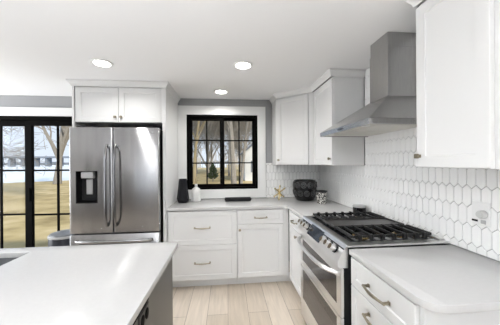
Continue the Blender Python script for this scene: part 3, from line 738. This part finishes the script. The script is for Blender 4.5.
# ------------------------------------------------------------------ outdoors
GZ = -.5
m = MB(); m.add([(-40, BY+.3, GZ), (120, BY+.3, GZ), (120, 400, GZ-1.2), (-90, 400, GZ-1.2), (-26, 60, GZ-.25), (-16, 33, GZ-.1), (-23, 27.5, GZ-.05), (-60, 24, GZ)], [(0, 1, 2, 3, 4, 5, 6, 7)])
structure(m.build('ground', M['grass'], origin=(0, 0, 0)), 'dry winter lawn outside')
m = MB(); m.add([(-600, 15, GZ-.35), (0, 15, GZ-.35), (0, 900, GZ-.35), (-600, 900, GZ-.35)], [(0, 1, 2, 3)])
structure(m.build('lake', M['water'], origin=(0, 0, 0)), 'pale lake beyond the lawn')
m = MB(); m.prism([(-9, BY+.2), (-1.0, BY+.2), (-1.0, 5.2), (-4.0, 4.6), (-9, 4.3)], GZ-.02, GZ+.06); structure(m.build('patio', M['concrete']), 'concrete patio slab outside the sliding door')
# bridge over the lake
b = thing('bridge', 'long low bridge crossing the lake far behind the sliding door', 'bridge', (-190, 230, GZ-.35))
MB().box(-420, -60, 228, 236, 6.6, 8.2, b=.1).build('deck', M['bridge'], b)
for k in range(34):
    x = -400+k*10
    box(x-.9, x+.9, 229, 235, GZ-.34, 6.59).build('pier', M['bridge'], b)
m = MB()
for k in range(80):
    x = -600+k*9; hgt = 3.5+random.random()*3; m.tube([(x, 520, GZ-.4), (x, 520, hgt*.6), (x, 520, hgt)], [9, 8, 3], 8)
structure(m.build('far_shore', M['far_bank'], origin=(0, 520, GZ)), 'low wooded far shore of the lake')

def tree(x, y, rad, ht, seed, material, first=.25, spread=.55, levels=6, lean=(0, 0), kids=3, limbs=None):
    rng = random.Random(seed); m = MB()
    def branch(p, d, ln, r0, lv):
        n = 3 if lv else 5; pts = [p]; rs = [r0]; q = p.copy(); dd = d.copy()
        for k in range(n):
            dd = (dd+Vector((rng.gauss(0, .10 if lv else .03), rng.gauss(0, .10 if lv else .03), rng.gauss(0, .05)+(.05 if lv else 0)))).normalized()
            q = q+dd*(ln/n); pts.append(q.copy()); rs.append(max(.012 if y < 40 else .02, r0*(1-.5*(k+1)/n)))
        m.tube(pts, rs, 7 if lv == 0 else 5 if lv < 3 else 3, cap=False)
        if lv >= levels: return
        if lv == 0 and limbs:
            for (t, lx, ly, lz, rr_) in limbs:
                i = min(int(t*n), n-1); L_ = Vector((lx, ly, lz)); branch(pts[i].lerp(pts[i+1], t*n-i), L_.normalized(), L_.length, r0*rr_, 1)
            return
        nk = kids+ (2 if lv == 0 else 0) + (1 if lv > 1 else 0)
        for k in range(nk):
            t = (first+(1-first)*(k+.6)/nk) if lv == 0 else (.25+.75*(k+.8)/nk); t = min(t, .999)
            i = min(int(t*n), n-1); f_ = t*n-i; bp = pts[i].lerp(pts[i+1], f_); br = rs[i]*(1-f_)+rs[i+1]*f_
            ax = (pts[i+1]-pts[i]).normalized(); az = rng.random()*2*PI if lv else k*2.4+rng.random()
            s_ = ax.orthogonal().normalized(); s_ = Matrix.Rotation(az, 3, ax) @ s_
            a = spread*(.75+.5*rng.random()); nd = (ax*math.cos(a)+s_*math.sin(a)).normalized()
            branch(bp, nd, ln*(.62+.18*rng.random()), br*(.50 if lv == 0 else .55), lv+1)
    branch(Vector((x, y, GZ-.15)), Vector((lean[0], lean[1], 1)).normalized(), ht*.5, rad, 0)
    return m.build('bare_tree', material, origin=(x, y, GZ-.15))
TG = 'bare trees outside'
def T_(lab, *a, **k): tag(tree(*a, **k), lab, 'tree', TG)
T_('pale slim trunk with bare branches at left edge of the window', -2.94, 22.0, .17, 13, 3, M['bark_pale'], first=.45, spread=.5)
T_('thick grey bare tree trunk seen in the middle right panes of the window', .555, 19.6, .25, 14, 11, M['bark'], first=.5, spread=.6)
T_('wide spreading bare tree behind the small evergreen', -2.25, 31, .24, 5, 5, M['bark'], spread=.55, levels=5, limbs=((.45, -2.4, 0, 4.5, .5), (.6, 2.6, .5, 4.6, .5), (.8, -1.2, .3, 6, .6), (.9, 1.2, -.5, 6.2, .6), (.99, .1, .4, 6.8, .65), (.7, -.6, -1, 5, .4)))
T_('leaning bare tree beside the white house', 1.22, 21.5, .16, 13, 21, M['bark'], first=.35, spread=.5, lean=(.10, 0))
T_('bare tree with forked trunk seen through the sliding door', -16.4, 24.9, .38, 6.0, 8, M['bark'], spread=.5, levels=5, limbs=((.80, -2.3, 0, 4.3, .55), (.9, -1.0, .4, 4.6, .6), (.98, .5, -.3, 4.8, .6), (.86, 1.9, .3, 3.8, .45)))
T_('bare branches at the upper left of the sliding door', -13.2, 11.5, .16, 10, 14, M['bark'], first=.3, spread=.7)
for i, (x, y, lab) in enumerate(((-6.0, 48, 'distant bare tree left of the wide spreading tree'), (-4.6, 36, 'bare tree on the lawn beyond the pale slim trunk'), (.3, 37, 'bare tree on the lawn seen past the window centre bar'), (2.9, 40, 'bare tree on the lawn past the thick grey trunk'), (-1.2, 55, 'distant bare tree behind the evergreen'), (3.0, 52, 'distant bare tree directly behind the thick trunk'), (7.0, 60, 'distant bare tree rising behind the white house'), (-3.8, 60, 'farthest bare tree near the window middle'))):
    T_(lab, x, y, .26 if y > 45 else .17, 15, 40+i, M['bark'], first=.15, spread=.65)
# bare woods along the far edge of the lawn
m = MB(); rng = random.Random(9)
for k in range(130):
    x = -34+rng.random()*80; y = 75+rng.random()*45; h_ = 6+rng.random()*8; r_ = .07+.10*rng.random()
    q = Vector((x, y, GZ-.5)); a = Vector((rng.gauss(0, .08), 0, 1)).normalized()
    m.tube([q, q+a*h_*.5, q+a*h_], [r_, r_*.7, .03], 4, cap=False)
    for j in range(9):
        p = q+a*h_*(.12+.8*rng.random()); d = Vector((rng.gauss(0, .6), rng.gauss(0, .3), .7)).normalized(); l_ = 1.2+2.4*rng.random()
        m.tube([p, p+d*l_*.5, p+(d+Vector((0, 0, .2)))*l_], [.05, .035, .02], 3, cap=False)
tag(m.build('woods', M['woods'], origin=(0, 95, GZ-.5)), 'hazy bare woods along the far edge of the lawn', 'woods', kind='stuff')
# small evergreen
e = thing('evergreen_shrub', 'small dark evergreen on the lawn below the bare trees', 'shrub', (-1.473, 25.3, GZ-.05))
MB().tube([(-1.473, 25.3, GZ-.08), (-1.473, 25.3, GZ+1.6)], [.06, .02], 8).build('trunk', M['bark'], e)
m = MB(); rng = random.Random(2)
for k in range(420):
    hh = rng.random()**.8; z = GZ+.1+1.75*hh; rad = .72*(1-hh)**.8+.05; t = rng.random()*2*PI
    p = Vector((-1.473, 25.3, z)); d = Vector((math.cos(t), math.sin(t), .35+.4*rng.random())); q = p+d*rad*(.6+.4*rng.random())
    m.tube([p.lerp(q, .35), p.lerp(q, .75), q], [.05, .045, .005], 4, cap=False)
m.build('foliage', M['evergreen'], e)
# neighbour's house
hs = thing('house', 'small white gabled house with grey roof across the lawn', 'house', (3.6, 27, GZ-.1))
hx0, hx1, hy0, hy1, ze, zp = 1.9, 6.4, 25.6, 32, 2.55, 4.4
m = MB(); xm = (hy0+hy1)/2
vs = [(hx0, hy0, GZ-.1), (hx1, hy0, GZ-.1), (hx1, hy1, GZ-.1), (hx0, hy1, GZ-.1), (hx0, hy0, ze), (hx1, hy0, ze), (hx1, hy1, ze), (hx0, hy1, ze), ((hx0+hx1)/2, hy0, zp), ((hx0+hx1)/2, hy1, zp)]
m.add(vs, [(0, 1, 5, 8, 4), (1, 2, 6, 5), (2, 3, 7, 9, 6), (3, 0, 4, 7)]); m.build('wall', M['siding'], hs)
m = MB(); mx_ = (hx0+hx1)/2; o_ = .3; k_ = (zp-ze)/(mx_-hx0)
for s_ in (-1, 1):
    xe = mx_+s_*(mx_-hx0+o_); zz = ze-o_*k_
    m.add([(mx_, hy0-o_, zp), (mx_, hy1+o_, zp), (xe, hy1+o_, zz), (xe, hy0-o_, zz), (mx_, hy0-o_, zp+.15), (mx_, hy1+o_, zp+.15), (xe, hy1+o_, zz+.15), (xe, hy0-o_, zz+.15)],
          [(0, 1, 2, 3), (4, 5, 6, 7), (0, 1, 5, 4), (1, 2, 6, 5), (2, 3, 7, 6), (3, 0, 4, 7)])
m.build('roof', M['shingle'], hs)
for x in (2.55, 3.6): box(x, x+.6, hy0-.04, hy0+.02, .35, 1.6).build('window', M['shingle'], hs)
